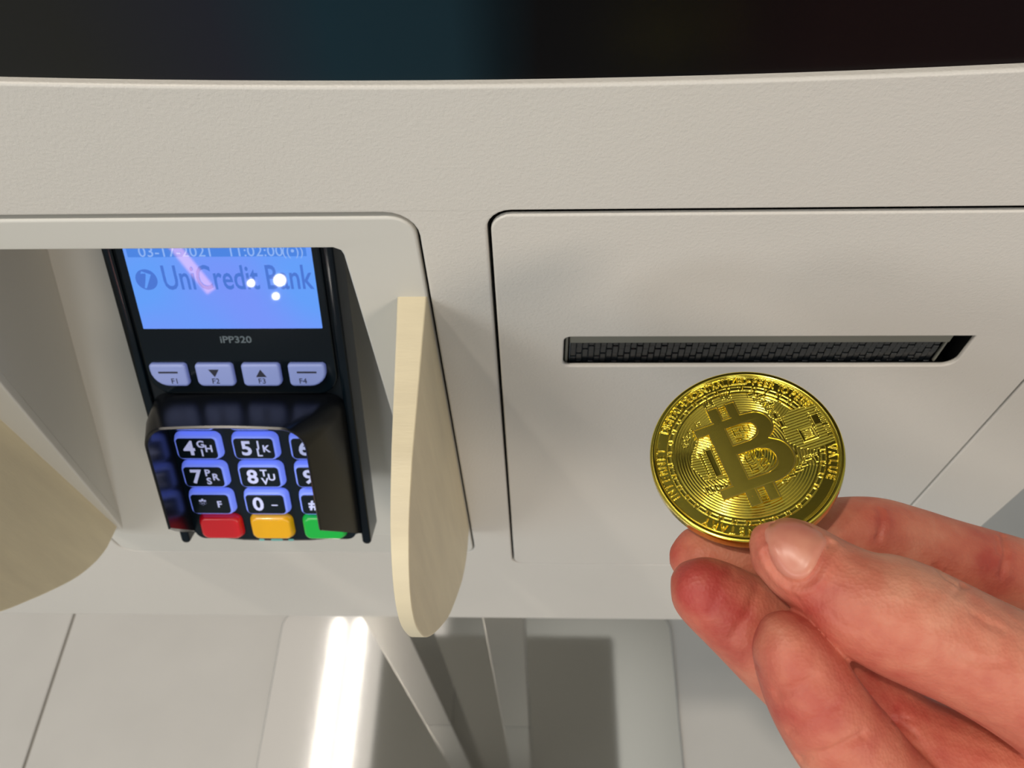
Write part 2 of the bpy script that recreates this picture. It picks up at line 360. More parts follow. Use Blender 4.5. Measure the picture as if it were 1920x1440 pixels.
# keypad
tp('keypad_field', [rrect(-.0325, .0330, -.0535, .0135, .004)], .0006, .0014, M['cap'])
grid = [('1', ''), ('2', 'ABC'), ('3', 'DEF'), ('4', 'GHI'), ('5', 'JKL'), ('6', 'MNO'), ('7', 'PRS'), ('8', 'TUV'), ('9', 'WXY'), ('*', 'F'), ('0', '–'), ('#', '')]
def tapered(x0, x1, y0, y1, z0, z1, ins, r, top_only=False):
    """key shape: rounded base loop, smaller rounded top loop with a soft shoulder"""
    L = []
    for (i, z) in ((0, z0), (0, z0+(z1-z0)*.35), (ins*.45, z0+(z1-z0)*.85), (ins, z1)):
        L.append([(x, y, z) for x, y in rrect(x0+i, x1-i, y0+i, y1-i, max(r-i*.5, .0006), 4)])
    n = len(L[0]); V = [p for l in L for p in l]; Fc = []
    for a in range(len(L)-1):
        for k in range(n): Fc.append((a*n+k, a*n+(k+1) % n, (a+1)*n+(k+1) % n, (a+1)*n+k))
    Fc.append(tuple((len(L)-1)*n+k for k in range(n))); Fc.append(tuple(reversed(range(n))))
    return V, Fc
for i, (d, sub) in enumerate(grid):
    c = i % 3; r = i//3
    xc = (-.0217, 0, .0217)[c]; y1 = .0108-r*.01295; y0 = y1-.0116
    dx = .0004 if c == 0 else 0
    V, Fc = tapered(xc-.0088, xc+.0088, y0, y1, 0, .0036, .0012, .0026)
    k = mesh_obj('number_key', V, Fc, M['ring'], term, 50)
    k['label'] = 'backlit black number key marked %s' % {'*': 'star', '#': 'hash'}.get(d, d)
    cap = plate('key_cap', [rrect(xc-.0074, xc+.0074, y0+.0014, y1-.0014, .0014)], .0006, M['cap'], k, .0002, T((0, 0, .0040)))
    ym = (y0+y1)/2
    parts = [(text_mesh(d, .0086 if d not in '*#' else .006, .00004, 'CENTER', .00022), T((xc-.0028, ym, .00404)))]
    if len(sub) == 3:
        for ch, ox, oy in zip(sub, (.0018, .0046, .0018), (.0019, 0, -.0019)):
            parts.append((text_mesh(ch, .0042, .00004, 'CENTER', .0001), T((xc+ox, ym+oy, .00404))))
    elif sub: parts.append((text_mesh(sub, .0042, .00004, 'CENTER', .0001), T((xc+.0036, ym, .00404))))
    me = join(parts); finish(bpy.data.objects.new('key_print', me), M['white'], k)
for xc, m_, nm in ((-.0205, 'red', 'red cancel key'), (0, 'yellow', 'yellow correction key'), (.0210, 'green', 'green confirm key')):
    V, Fc = tapered(xc-.0086, xc+.0086, -.0522, -.0405, 0, .0034, .0016, .003)
    k = mesh_obj('command_key', V, Fc, M[m_], term, 50); k['label'] = nm
for x, sx in ((-.0062, .0011), (0, .0024), (.0058, .0011)):
    tp('edge_mark', [rrect(x-sx, x+sx, -.0551, -.0541, .0004)], .00005, .0002, M['teal'])
# privacy hood around the keypad
def hood_path(hw, top, r, bot, n=8):
    P = [(-hw, bot+(top-r-bot)*k/6) for k in range(6)]
    for k in range(n+1):
        a = math.pi-math.pi/2*k/n; P.append((-hw+r+r*math.cos(a), top-r+r*math.sin(a)))
    for k in range(1, 8): P.append((-hw+r+(2*hw-2*r)*k/8, top+.0006*math.sin(math.pi*k/8)))
    for k in range(n+1):
        a = math.pi/2-math.pi/2*k/n; P.append((hw-r+r*math.cos(a), top-r+r*math.sin(a)))
    P += [(hw, top-r-(top-r-bot)*(k+1)/6) for k in range(6)]
    return P
ob = hood_path(.0358, .0138, .006, -.0510); ot = hood_path(.0282, .0150, .0085, -.0285)
ib = hood_path(.0326, .0122, .005, -.0500); it = hood_path(.0271, .0138, .0078, -.0280)
HH = .0262
om = [((a[0]*.45+b_[0]*.55)*1.03, a[1]*.45+b_[1]*.55) for a, b_ in zip(ob, ot)]
rings = [[(x, y, .0002) for x, y in ob], [(x, y, HH*.55) for x, y in om], [(x, y, HH-.0006) for x, y in ot],
         [((a[0]+b_[0])/2, (a[1]+b_[1])/2, HH) for a, b_ in zip(ot, it)], [(x, y, HH-.0006) for x, y in it], [(x, y, .0002) for x, y in ib]]
n = len(ob); V = [p for r in rings for p in r]; Fc = []
for a in range(len(rings)):
    b2 = (a+1) % len(rings)
    for k in range(n-1): Fc.append((a*n+k, b2*n+k, b2*n+k+1, a*n+k+1))
Fc.append(tuple(a*n for a in reversed(range(len(rings))))); Fc.append(tuple(a*n+n-1 for a in range(len(rings))))
bm = bmesh.new(); vs = [bm.verts.new(v) for v in V]
for f_ in Fc: bm.faces.new([vs[i] for i in f_])
hood = bm_obj('keypad_hood', bm, M['hood'], term, 40); hood['label'] = 'black privacy hood'

# ------------------------------------------------------------------ coin
CE1, CE2, CN = Vector((0.96829916, -0.14010143, 0.20680504)), Vector((0.12460527, 0.98845404, 0.08620989)), Vector((-0.2164954, -0.05770797, 0.97457659))
rot = math.radians(23)
cx_ = CE1*math.cos(rot)+CE2*math.sin(rot); cy_ = -CE1*math.sin(rot)+CE2*math.cos(rot)
coin = empty('coin', (0.04087524, 0.07720032, 1.1609145), 'shiny gold coin with a raised B emblem held between fingertips below the slot', 'coin')
coin.rotation_euler = Matrix((cx_, cy_, CN)).transposed().to_euler()
CS = .0187/19.5*1e-3*1e3     # millimetre drawing (radius 19.5) to real size, in mm -> mm
CS = .0187/19.5
NG = 620; RM = 18.35
ax_ = np.linspace(-RM, RM, NG); GX, GY = np.meshgrid(ax_, ax_, indexing='xy')
GR = np.hypot(GX, GY); GA = np.arctan2(GY, GX)
def sm(x, a, b): t = np.clip((x-a)/(b-a), 0, 1); return t*t*(3-2*t)
def poly_mask(P):
    ins = np.zeros(GX.shape, bool); n = len(P)
    for i in range(n):
        x1, y1 = P[i]; x2, y2 = P[(i+1) % n]
        if y1 == y2: continue
        c = ((GY >= min(y1, y2)) & (GY < max(y1, y2)) & (GX < (x2-x1)*(GY-y1)/(y2-y1)+x1)); ins ^= c
    return ins
def blur(A, s):
    k = int(s*3)+1; q = np.exp(-.5*(np.arange(-k, k+1)/s)**2); q /= q.sum()
    for ax in (0, 1):
        P = np.pad(A, [(k, k) if a == ax else (0, 0) for a in (0, 1)]); o = 0
        for i, wt in enumerate(q): o = o+wt*(P[i:i+NG, :] if ax == 0 else P[:, i:i+NG])
        A = o
    return A
def rect_mask(cx, cy, w_, h_, a=0):
    u = (GX-cx)*math.cos(a)+(GY-cy)*math.sin(a); v = -(GX-cx)*math.sin(a)+(GY-cy)*math.cos(a)
    return (abs(u) < w_/2) & (abs(v) < h_/2)
H = np.zeros(GX.shape)
# concentric ridges
pit = .56
ringz = (GR < 14.35)
H += np.where(ringz, .15*(.5+.5*np.cos(2*np.pi*(GR-14.0)/pit))**1.2, 0)
# circuit fields: straight lines replace the rings
def field(mask, ang, pitch, ph=0, h=.2):
    global H
    u = -GX*math.sin(ang)+GY*math.cos(ang)
    H = np.where(mask, h*(.5+.5*np.cos(2*np.pi*(u-ph)/pitch))**1.2, H)
right = poly_mask([(9.3, 4.4), (12.4, 5.6), (18.6, 5.4), (18.9, -3.6), (13.2, -4.4), (11.0, -3.4), (8.9, -1.2)])
field(right & (GR < 18.0), 0, .62)
rt2 = poly_mask([(7.6, 9.4), (11.0, 8.6), (12.4, 5.6), (9.3, 4.4), (8.2, 5.6)]); field(rt2 & (GR < 14.3), math.radians(35), .58)
rt3 = poly_mask([(9.2, -1.2), (11.0, -3.4), (13.2, -4.4), (12.4, -8.0), (9.4, -6.2), (9.3, -3)]); field(rt3 & (GR < 14.3), math.radians(78), .60)
left = poly_mask([(-5.4, 5.6), (-7.6, 6.6), (-10.2, 3.2), (-11.2, .8), (-9.6, -3.0), (-5.4, -4.2)]); field(left, math.radians(-8), .60)
lf2 = poly_mask([(-5.4, 6.6), (-7.2, 6.6), (-9.4, 3.4), (-9.6, 2.0), (-5.4, 4.0)]); field(lf2, math.radians(-38), .60)
def flat(mask, h): 
    global H
    H = np.where(mask, h, H)
def block(cx, cy, w_, h_, a=0, h=.26, rim=.16):
    flat(rect_mask(cx, cy, w_+.34, h_+.34, a), 0); flat(rect_mask(cx, cy, w_, h_, a), h)
    flat(rect_mask(cx, cy, w_-2*rim, h_-2*rim, a), h*.45)
block(-6.6, .2, 1.5, 6.6); block(-8.6, .4, .3, 5.4, h=.3)
for k in range(6): block(-10.3+k*.95, -5.2-.10*k, .34, 1.5, .1, rim=0, h=.3)
block(13.4, -.6, 3.2, 3.2); block(13.4, -.6, 1.9, 1.9, 0, .3)
field(rect_mask(13.4, -.6, 1.5, 1.5), math.radians(-30), .5, 0, .3)
flat(rect_mask(16.2, 1.9, 2.6, 2.4), .06)
for k in range(4): block(15.2, 3.3-k*.95, .25, .6, 0, .34, 0)
for k in range(9): block(17.3, 3.9-k*.8, .7, .26, 0, .3, 0)
for k, (x, y, w_, h_) in enumerate([(6.6, 12.2, 1.3, .8), (7.2, 10.6, .9, .7), (8.4, 11.2, 1.2, .8), (8.2, 9.6, 1, .7), (9.4, 8.6, .9, .8), (8.6, 7.6, 1.0, .7), (9.2, 5.6, .9, 1.7), (9.6, 3.4, .9, 1.9), (-9.8, 7.4, 1.1, .6), (-8.4, 8.6, .8, .6), (-10.6, 6.0, .8, .6), (-6.4, 9.8, .6, .6), (8.2, -7.2, 1.3, .8), (9.8, -6.6, 1.2, .8), (11.0, -5.6, 1.2, .8), (6.6, -7.9, 1.2, .8), (4.9, -8.5, 1.1, .7), (-2.6, 12.2, .3, 1.2)]):
    if k < 17: block(x, y, w_, h_, 0, .26, .13)
block(12.6, -6.2, .9, 1.6, 0, .26, .13)
for k in range(4): block(-3.4+k*.55, 13.4+.45*(k % 3), .22, 1.6, 0, .32, 0)
for k in range(4): block(.7+k*.5, 13.6+.4*((k+1) % 3), .22, 1.4, 0, .32, 0)
# band of small bricks
nb = 36; ph = (GA/(2*math.pi)*nb) % 1; row = np.floor(GA/(2*math.pi)*nb) % 2
bc = 15.25
bm_ = (abs(GR-bc) < .52) & (ph > .10) & (ph < .86); bi = (abs(GR-bc) < .36) & (ph > .17) & (ph < .79)
bandz = (abs(GR-bc) < .9) & ~right
H = np.where(bandz, 0, H); H = np.where(bm_ & bandz, .30, H); H = np.where(bi & bandz, .16, H)
lk = (abs(GR-(bc-.42+.84*row)) < .10) & ((ph <= .12) | (ph >= .84)) & bandz; H = np.where(lk, .28, H)
# lettering around the rim, tops outwards, running clockwise
def letters(s, a0, size=1.7, rb=16.2, step=5.15):
    global H
    a = a0
    for ch in s:
        wd = {'I': .55, ' ': .5, '•': .75, 'M': 1.25, 'W': 1.2}.get(ch, 1)
        if ch != ' ':
            me = text_mesh(ch, size/.72, .0001, 'CENTER', .035 if ch != '•' else 0)
            bm = bmesh.new(); bm.from_mesh(me); bmesh.ops.triangulate(bm, faces=bm.faces)
            tris = [[tuple(v.co[:2]) for v in f.verts] for f in bm.faces if f.normal.z > .9]
            bm.free(); bpy.data.meshes.remove(me)
            ac = math.radians(a-step*wd/2)
            for t in tris:
                q = []
                for x, y in t:
                    th = ac-x*.84/17.0; r = rb+size*.5+y
                    q.append((r*math.cos(th), r*math.sin(th)))
                xs = [p[0] for p in q]; ys = [p[1] for p in q]
                i0 = max(int((min(xs)+RM)/(2*RM)*(NG-1)), 0); i1 = min(int((max(xs)+RM)/(2*RM)*(NG-1))+2, NG)
                j0 = max(int((min(ys)+RM)/(2*RM)*(NG-1)), 0); j1 = min(int((max(ys)+RM)/(2*RM)*(NG-1))+2, NG)
                X = GX[j0:j1, i0:i1]; Y = GY[j0:j1, i0:i1]
                if X.size == 0: continue
                d = [(q[(k+1) % 3][0]-q[k][0])*(Y-q[k][1])-(q[(k+1) % 3][1]-q[k][1])*(X-q[k][0]) for k in range(3)]
                m_ = ((d[0] >= -.002) & (d[1] >= -.002) & (d[2] >= -.002)) | ((d[0] <= .002) & (d[1] <= .002) & (d[2] <= .002))
                H[j0:j1, i0:i1] = np.where(m_, .38, H[j0:j1, i0:i1])
        a -= step*wd
letters('DIGITAL•DECENTRALIZED•PEER TO PEER', 143, step=4.02)
letters('VALUE', -14, step=5.6)
letters('MONETARY', -92, step=6.0)
letters('INTERNET', -163, step=5.6)
H = blur(H, 1.05)
# inner rim bead and outward flat rim
H = np.maximum(H, .42*np.exp(-((GR-18.15)/.17)**2))
ins = GR <= RM+.02
idx = -np.ones(GX.shape, int); idx[ins] = np.arange(ins.sum())
V = np.stack([GX[ins]*CS, GY[ins]*CS, H[ins]*CS*.95], 1)
a_, b_, c_, d_ = idx[:-1, :-1], idx[:-1, 1:], idx[1:, 1:], idx[1:, :-1]
ok = (a_ >= 0) & (b_ >= 0) & (c_ >= 0) & (d_ >= 0)
Q = np.stack([a_[ok], b_[ok], c_[ok], d_[ok]], 1)
me = bpy.data.meshes.new('coin_face'); me.vertices.add(len(V)); me.vertices.foreach_set('co', V.ravel().astype(np.float32))
me.loops.add(Q.size); me.loops.foreach_set('vertex_index', Q.ravel().astype(np.int32))
me.polygons.add(len(Q)); me.polygons.foreach_set('loop_start', np.arange(0, Q.size, 4, dtype=np.int32))
me.update(calc_edges=True); me.polygons.foreach_set('use_smooth', np.ones(len(Q), bool))
finish(bpy.data.objects.new('coin_face', me), M['gold'], coin)
# rim, reeded edge and back as one turned body
pr_ = [(18.2, .02), (18.3, .30), (18.42, .44), (18.62, .50), (19.1, .50), (19.3, .40), (19.42, .15), (19.46, -.2), (19.5, -.5), (19.5, -2.4), (19.42, -2.8), (19.2, -3.0), (18.6, -3.1), (18.2, -2.9), (17.6, -2.8), (0, -2.8)]
nseg = 288; V = []; Fc = []
for k in range(nseg):
    a = 2*math.pi*k/nseg
    for j, (r, z) in enumerate(pr_[:-1]):
        rr_ = r-(.06 if (k % 2 and 8 <= j <= 9) else 0)
        V.append((rr_*math.cos(a)*CS, rr_*math.sin(a)*CS, z*CS))
npf = len(pr_)-1; V.append((0, 0, -2.8*CS)); V.append((0, 0, -.05*CS))
for k in range(nseg):
    k2 = (k+1) % nseg
    for j in range(npf-1): Fc.append((k*npf+j, k*npf+j+1, k2*npf+j+1, k2*npf+j))
    Fc.append((k*npf+npf-1, len(V)-2, k2*npf+npf-1)); Fc.append((k*npf, k2*npf, len(V)-1))
bm = bmesh.new(); vs = [bm.verts.new(v) for v in V]
for f_ in Fc: bm.faces.new([vs[i] for i in f_])
bmesh.ops.scale(bm, vec=(1, 1, 1), verts=bm.verts)
rim = bm_obj('coin_rim', bm, M['gold'], coin, 40)
for v in rim.data.vertices: v.co.z *= 1
# emblem
B = [(-7.8, 9.2), (-7.8, 7.0), (-5.2, 7.0), (-5.2, -5.4), (-7.8, -5.4), (-7.8, -7.7), (-3.4, -7.7), (-3.4, -11.0), (-1.1, -11.0), (-1.1, -7.7), (.5, -7.7), (.5, -11.0), (2.7, -11.0), (2.7, -7.7)]
B += [tuple(v)[:2] for v in cr_spline([(2.7, -7.6, 0), (5.2, -7.2, 0), (7.4, -6.0, 0), (8.8, -3.9, 0), (8.9, -1.4, 0), (7.9, .6, 0), (6.0, 2.0, 0)], 4)]
B += [tuple(v)[:2] for v in cr_spline([(6.1, 2.2, 0), (7.5, 3.6, 0), (7.9, 5.4, 0), (7.2, 7.5, 0), (5.4, 8.8, 0), (2.6, 9.2, 0)], 4)]
B += [(2.6, 12.6), (.4, 12.6), (.4, 9.2), (-1.2, 9.2), (-1.2, 12.6), (-3.5, 12.6), (-3.5, 9.2)]
hu = [(-1.5, 7.0), (-1.5, 2.9)]+[tuple(v)[:2] for v in cr_spline([(2.0, 2.9, 0), (3.7, 3.5, 0), (4.5, 4.9, 0), (3.9, 6.4, 0), (2.2, 7.0, 0)], 3)]
hl = [(-1.5, .6), (-1.5, -5.1)]+[tuple(v)[:2] for v in cr_spline([(2.6, -5.1, 0), (4.7, -4.2, 0), (5.5, -2.3, 0), (4.8, -.4, 0), (2.8, .6, 0)], 3)]
sc_ = lambda L: [(x*CS, y*CS-.0006) for x, y in L]
emb = plate('emblem', [sc_(B), sc_(hu), sc_(hl)], .0006, M['goldflat'], coin, .00020, T((0, 0, .00032)), 20, 3)
# raised outline bead along the emblem, fine bars between its prongs and ornaments in its openings
def bead(name, L, r, z, parent, m):
    cu = bpy.data.curves.new('b', 'CURVE'); cu.dimensions = '3D'; cu.bevel_depth = r*1000; cu.bevel_resolution = 1
    s = cu.splines.new('POLY'); s.points.add(len(L)-1); s.use_cyclic_u = True
    for p, q in zip(s.points, L): p.co = (q[0]*1000, q[1]*1000, z*1000, 1)
    o = bpy.data.objects.new('b', cu); COL.objects.link(o)
    me = bpy.data.meshes.new_from_object(o.evaluated_get(bpy.context.evaluated_depsgraph_get()))
    bpy.data.objects.remove(o); bpy.data.curves.remove(cu); me.transform(Matrix.Scale(.001, 4)); me.materials.clear()
    return finish(bpy.data.objects.new(name, me), m, parent, 60)
def inset(L, d):
    out = []; n = len(L)
    A = sum(L[i][0]*L[(i+1) % n][1]-L[(i+1) % n][0]*L[i][1] for i in range(n)); s = 1 if A > 0 else -1
    for i in range(n):
        p, c, q = Vector(L[i-1]), Vector(L[i]), Vector(L[(i+1) % n])
        e1 = (c-p); e2 = (q-c)
        if e1.length < 1e-6 or e2.length < 1e-6: continue
        e1.normalize(); e2.normalize(); n1 = Vector((-e1.y, e1.x))*s; n2 = Vector((-e2.y, e2.x))*s
        b = (n1+n2); b = b/max(b.length_squared, .6)*2
        out.append(tuple(c+b*d*.5*1.0))
    return out
bead('emblem_outline', inset(sc_(B), .00013), .00029, .00028, emb, M['goldedge'])
bead('emblem_outline', inset(sc_(hu), -.0001), .00026, .00028, emb, M['goldedge'])
bead('emblem_outline', inset(sc_(hl), -.0001), .00026, .00028, emb, M['goldedge'])
fb = bmesh.new()
def bar(x, y, w_, h_, top=.0004):
    box_bm((x-w_/2)*CS, (x+w_/2)*CS, (y-h_/2)*CS-.0006, (y+h_/2)*CS-.0006, -.0001, top, .00006, 1, fb)
for k in range(6): bar(-.4, 9.7+k*.5, 1.3, .2, .0003)
for k in range(6): bar(-.3, -8.3-k*.5, 1.3, .2, .0003)
bar(-2.4, -8.9, .3, 0.1)
for (x, y, w_, h_) in [(-.3, 5.4, .3, 1.8), (.3, 6.1, 1.0, .25), (.3, 4.7, .9, .25), (1.0, 5.5, .3, 1.2), (1.9, 5.6, .25, 1.5), (2.5, 4.9, 1.1, .25), (3.1, 5.6, .25, 1.3), (.2, 3.7, 1.4, .25), (2.0, 3.8, .25, .6),
                       (-.4, -1.2, .3, 1.6), (.3, -.5, 1.0, .25), (.9, -1.2, .3, 1.4), (1.8, -.9, .25, 1.8), (2.5, -1.8, 1.2, .25), (3.2, -.9, .25, 1.6), (-.2, -3.2, .3, 1.5), (.6, -2.6, 1.1, .25), (.6, -3.9, 1.1, .25), (1.9, -3.3, .25, 1.4), (2.6, -3.3, .9, .25), (3.6, -3.0, .25, 1.2)]: bar(x, y, w_, h_, .00042)
bm_obj('relief_bars', fb, M['gold'], coin, 40)

# ------------------------------------------------------------------ hand
HAND = {
 'thumb': [(0.0382,0.0574,1.1652,0.0015,0.0015),(0.0393,0.0569,1.1654,0.0033,0.0036),(0.0415,0.0556,1.1654,0.0055,0.0056),(0.0449,0.0538,1.1651,0.0070,0.0070),(0.0500,0.0504,1.1642,0.0077,0.0082),(0.0550,0.0465,1.1638,0.0091,0.0090),(0.0607,0.0442,1.1632,0.0101,0.0092),(0.0680,0.0416,1.1612,0.0103,0.0092),(0.0757,0.0387,1.1589,0.0103,0.0100),(0.0869,0.0345,1.1544,0.0113,0.0115),(0.1013,0.0290,1.1477,0.0141,0.0140),(0.1169,0.0219,1.1386,0.0154,0.0150),],
 'index': [(0.0268,0.0616,1.1449,0.0015,0.0015),(0.0281,0.0615,1.1451,0.0037,0.0038),(0.0305,0.0614,1.1452,0.0061,0.0058),(0.0342,0.0612,1.1454,0.0072,0.0068),(0.0459,0.0633,1.1453,0.0074,0.0072),(0.0572,0.0659,1.1454,0.0077,0.0075),(0.0686,0.0669,1.1444,0.0080,0.0078),(0.0768,0.0660,1.1422,0.0080,0.0082),(0.0862,0.0642,1.1394,0.0081,0.0080),(0.1009,0.0614,1.1357,0.0083,0.0085),(0.1190,0.0566,1.1306,0.0095,0.0095),(0.1341,0.0491,1.1261,0.0108,0.0110),(0.1481,0.0386,1.1209,0.0123,0.0120),],
 'middle': [(0.0260,0.0551,1.1545,0.0015,0.0015),(0.0271,0.0544,1.1542,0.0035,0.0040),(0.0287,0.0533,1.1538,0.0055,0.0055),(0.0315,0.0516,1.1527,0.0069,0.0066),(0.0368,0.0488,1.1504,0.0082,0.0074),(0.0437,0.0450,1.1469,0.0096,0.0079),(0.0509,0.0397,1.1431,0.0100,0.0082),(0.0591,0.0345,1.1398,0.0104,0.0086),(0.0692,0.0284,1.1359,0.0099,0.0088),(0.0817,0.0238,1.1323,0.0113,0.0095),(0.1009,0.0186,1.1262,0.0127,0.0110),(0.1208,0.0132,1.1193,0.0132,0.0120),],
 'ring': [(0.0407,0.0442,1.1634,0.0015,0.0015),(0.0410,0.0434,1.1630,0.0028,0.0040),(0.0417,0.0418,1.1621,0.0048,0.0056),(0.0429,0.0390,1.1605,0.0064,0.0068),(0.0456,0.0351,1.1571,0.0077,0.0076),(0.0494,0.0301,1.1529,0.0084,0.0080),(0.0543,0.0252,1.1482,0.0090,0.0084),(0.0614,0.0194,1.1416,0.0093,0.0086),(0.0733,0.0124,1.1328,0.0097,0.0090),(0.0912,0.0065,1.1232,0.0103,0.0100),(0.1103,0.0019,1.1157,0.0111,0.0120),],
 'pinky': [(0.0595,0.0072,1.1335,0.0015,0.0015),(0.0599,0.0068,1.1332,0.0028,0.0040),(0.0614,0.0061,1.1327,0.0049,0.0055),(0.0658,0.0034,1.1289,0.0063,0.0065),(0.0767,-0.0012,1.1223,0.0070,0.0073),(0.0938,-0.0051,1.1142,0.0080,0.0080),(0.1090,-0.0092,1.1072,0.0092,0.0100),],
 'palm1': [(0.1198,0.0253,1.1335,0.0165,0.0150),(0.1426,0.0127,1.1193,0.0231,0.0180),(0.1695,0.0003,1.1026,0.0256,0.0190),(0.2049,-0.0177,1.0806,0.0273,0.0210),],
 'palm2': [(0.1378,0.0451,1.1245,0.0112,0.0110),(0.1507,0.0273,1.1155,0.0187,0.0140),(0.1748,0.0030,1.0958,0.0234,0.0170),],
 'palm3': [(0.1084,0.0164,1.1220,0.0114,0.0110),(0.1245,0.0108,1.1152,0.0157,0.0130),(0.1482,0.0026,1.1050,0.0203,0.0160),(0.1859,-0.0114,1.0880,0.0242,0.0190),],
 'palm4': [(0.0992,-0.0042,1.1121,0.0091,0.0090),(0.1184,-0.0049,1.1060,0.0125,0.0110),(0.1482,-0.0089,1.0972,0.0181,0.0150),(0.1859,-0.0177,1.0837,0.0220,0.0180),],
 'arm': [(0.1848,-0.0086,1.0912,0.0241,0.0190),(0.2200,-0.0234,1.0725,0.0267,0.0210),(0.2751,-0.0460,1.0429,0.0313,0.0260),(0.3804,-0.0893,0.9889,0.0395,0.0330),(0.7111,-0.2399,0.8195,0.0470,0.0400),],
}

def tube(bm, pts, view=Vector((-.05, -.48, .87)), n=20, sub=5):
    P = cr_spline([(p[0], p[1], p[2]) for p in pts], sub)
    A = cr_spline([(p[3], p[4], 0) for p in pts], sub)
    e = (P[-1]-P[-2]).normalized(); r0 = A[-1].copy(); q0 = P[-1].copy()
    for k in range(1, 9):                                   # rounded far end
        a = math.pi/2*k/8.3; P.append(q0+e*r0.y*1.1*math.sin(a)); A.append(r0*math.cos(a))
    if pts[0][3] > .006:
        e = (P[0]-P[1]).normalized(); r0 = A[0].copy(); q0 = P[0].copy()
        for k in range(1, 9):
            a = math.pi/2*k/8.3; P.insert(0, q0+e*r0.y*1.1*math.sin(a)); A.insert(0, r0*math.cos(a))
    rings = []
    for i, p in enumerate(P):
        d = (P[min(i+1, len(P)-1)]-P[max(i-1, 0)]).normalized()
        vw = (Vector((0, 0, CH))-p).normalized(); s = d.cross(vw).normalized(); u = s.cross(d).normalized()
        rings.append([bm.verts.new(p+s*A[i].x*math.cos(a)+u*A[i].y*math.sin(a)) for a in (2*math.pi*k/n for k in range(n))])
    for a, b in zip(rings, rings[1:]):
        for k in range(n): bm.faces.new((a[k], a[(k+1) % n], b[(k+1) % n], b[k]))
    bm.faces.new(rings[0][::-1]); bm.faces.new(rings[-1])
def remeshed(keys, vox, it):
    bm = bmesh.new()
    for k in keys: tube(bm, HAND[k])
    bmesh.ops.recalc_face_normals(bm, faces=bm.faces)
    me = bpy.data.meshes.new('tmp'); bm.to_mesh(me); bm.free()
    o = bpy.data.objects.new('tmp', me); COL.objects.link(o)
    r = o.modifiers.new('r', 'REMESH'); r.mode = 'VOXEL'; r.voxel_size = vox; r.use_smooth_shade = True
    s = o.modifiers.new('s', 'SMOOTH'); s.factor = .5; s.iterations = it
    m2 = bpy.data.meshes.new_from_object(o.evaluated_get(bpy.context.evaluated_depsgraph_get()))
    bpy.data.objects.remove(o); return m2
hm = remeshed(HAND.keys(), .00046, 12)
nv = len(hm.vertices); co = np.empty(nv*3); hm.vertices.foreach_get('co', co); co = co.reshape(-1, 3)
no = np.empty(nv*3); hm.vertices.foreach_get('normal', no); no = no.reshape(-1, 3)
# melt the finger roots, palm and wrist into one form
ne = len(hm.edges); ed = np.empty(ne*2, np.int32); hm.edges.foreach_get('vertices', ed); ed = ed.reshape(-1, 2)
mk = np.clip((co[:, 0]-.112)/.03, 0, 1)
mk *= np.clip((.30-co[:, 0])/.03, 0, 1)
sel = (mk[ed[:, 0]] > 0) | (mk[ed[:, 1]] > 0); es = ed[sel]
sub, inv = np.unique(es, return_inverse=True); inv = inv.reshape(-1, 2); ns = len(sub); ca_, cb_ = inv[:, 0], inv[:, 1]
dg_ = (np.bincount(ca_, minlength=ns)+np.bincount(cb_, minlength=ns)).astype(float); q_ = mk[sub]*.9; cs_ = co[sub].copy()
for it in range(170):
    for ax in range(3):
        c = cs_[:, ax]; s = np.bincount(ca_, c[cb_], ns)+np.bincount(cb_, c[ca_], ns); c += (s/dg_-c)*q_
co[sub] = cs_
hm.vertices.foreach_set('co', co.ravel()); hm.update(); no = np.empty(nv*3); hm.vertices.foreach_get('normal', no); no = no.reshape(-1, 3)
def hit_builder():
    s_ = np.where((co[:, 0] < .125))[0]; mp = -np.ones(nv, int); mp[s_] = np.arange(len(s_))
    pv = np.empty(len(hm.polygons)*4, np.int32); hm.polygons.foreach_get('vertices', pv); pv = mp[pv.reshape(-1, 4)]
    pv = pv[(pv >= 0).all(1)]
    return BVHTree.FromPolygons(co[s_].tolist(), pv.tolist())
bv = hit_builder()
EYE = Vector((0, 0, CH))
def seen(px, py):
    """the point of the hand met by a line of sight, used to plan nail and creases in space"""
    d = M3 @ Vector(((px-960)/F, -(py-720)/F, -1)); d.normalize()
    h, nn, i, dd = bv.ray_cast(EYE, d); return h, nn
def groove(L, depth, wd, lift=0):
    P = []
    for a, b in zip(L, L[1:]):
        for k in range(12):
            t = k/12; h, nn = seen(a[0]+(b[0]-a[0])*t, a[1]+(b[1]-a[1])*t)
            if h: P.append(h)
    if not P: return
    P = np.array([tuple(p) for p in P]); lo = P.min(0)-wd*5; hi = P.max(0)+wd*5
    s = np.where(((co > lo) & (co < hi)).all(1))[0]
    if len(s) == 0: return
    D = np.sqrt(((co[s][:, None, :]-P[None])**2).sum(2)).min(1)
    dis = -depth*np.exp(-(D/wd)**2)+lift*np.exp(-((D-2.3*wd)/(1.3*wd))**2)
    co[s] += no[s]*dis[:, None]
def bulge(px, py, h, wd):
    p, nn = seen(px, py)
    if p is None: return
    D = np.sqrt(((co-np.array(tuple(p)))**2).sum(1)); co[:] += no*(h*np.exp(-(D/wd)**2))[:, None]
# soft shape first: knuckles, pads, hollows
for a in ((1700, 1120, .0008, .008), (1760, 1180, .0006, .009), (1330, 1090, .0006, .006), (1470, 1200, .0005, .005), (1600, 1075, -.0006, .006), (1560, 1160, .0004, .006), (1460, 1310, -.0004, .006), (1650, 975, .0005, .005), (1830, 1060, .0006, .006), (1540, 1340, .0005, .008)): bulge(*a)
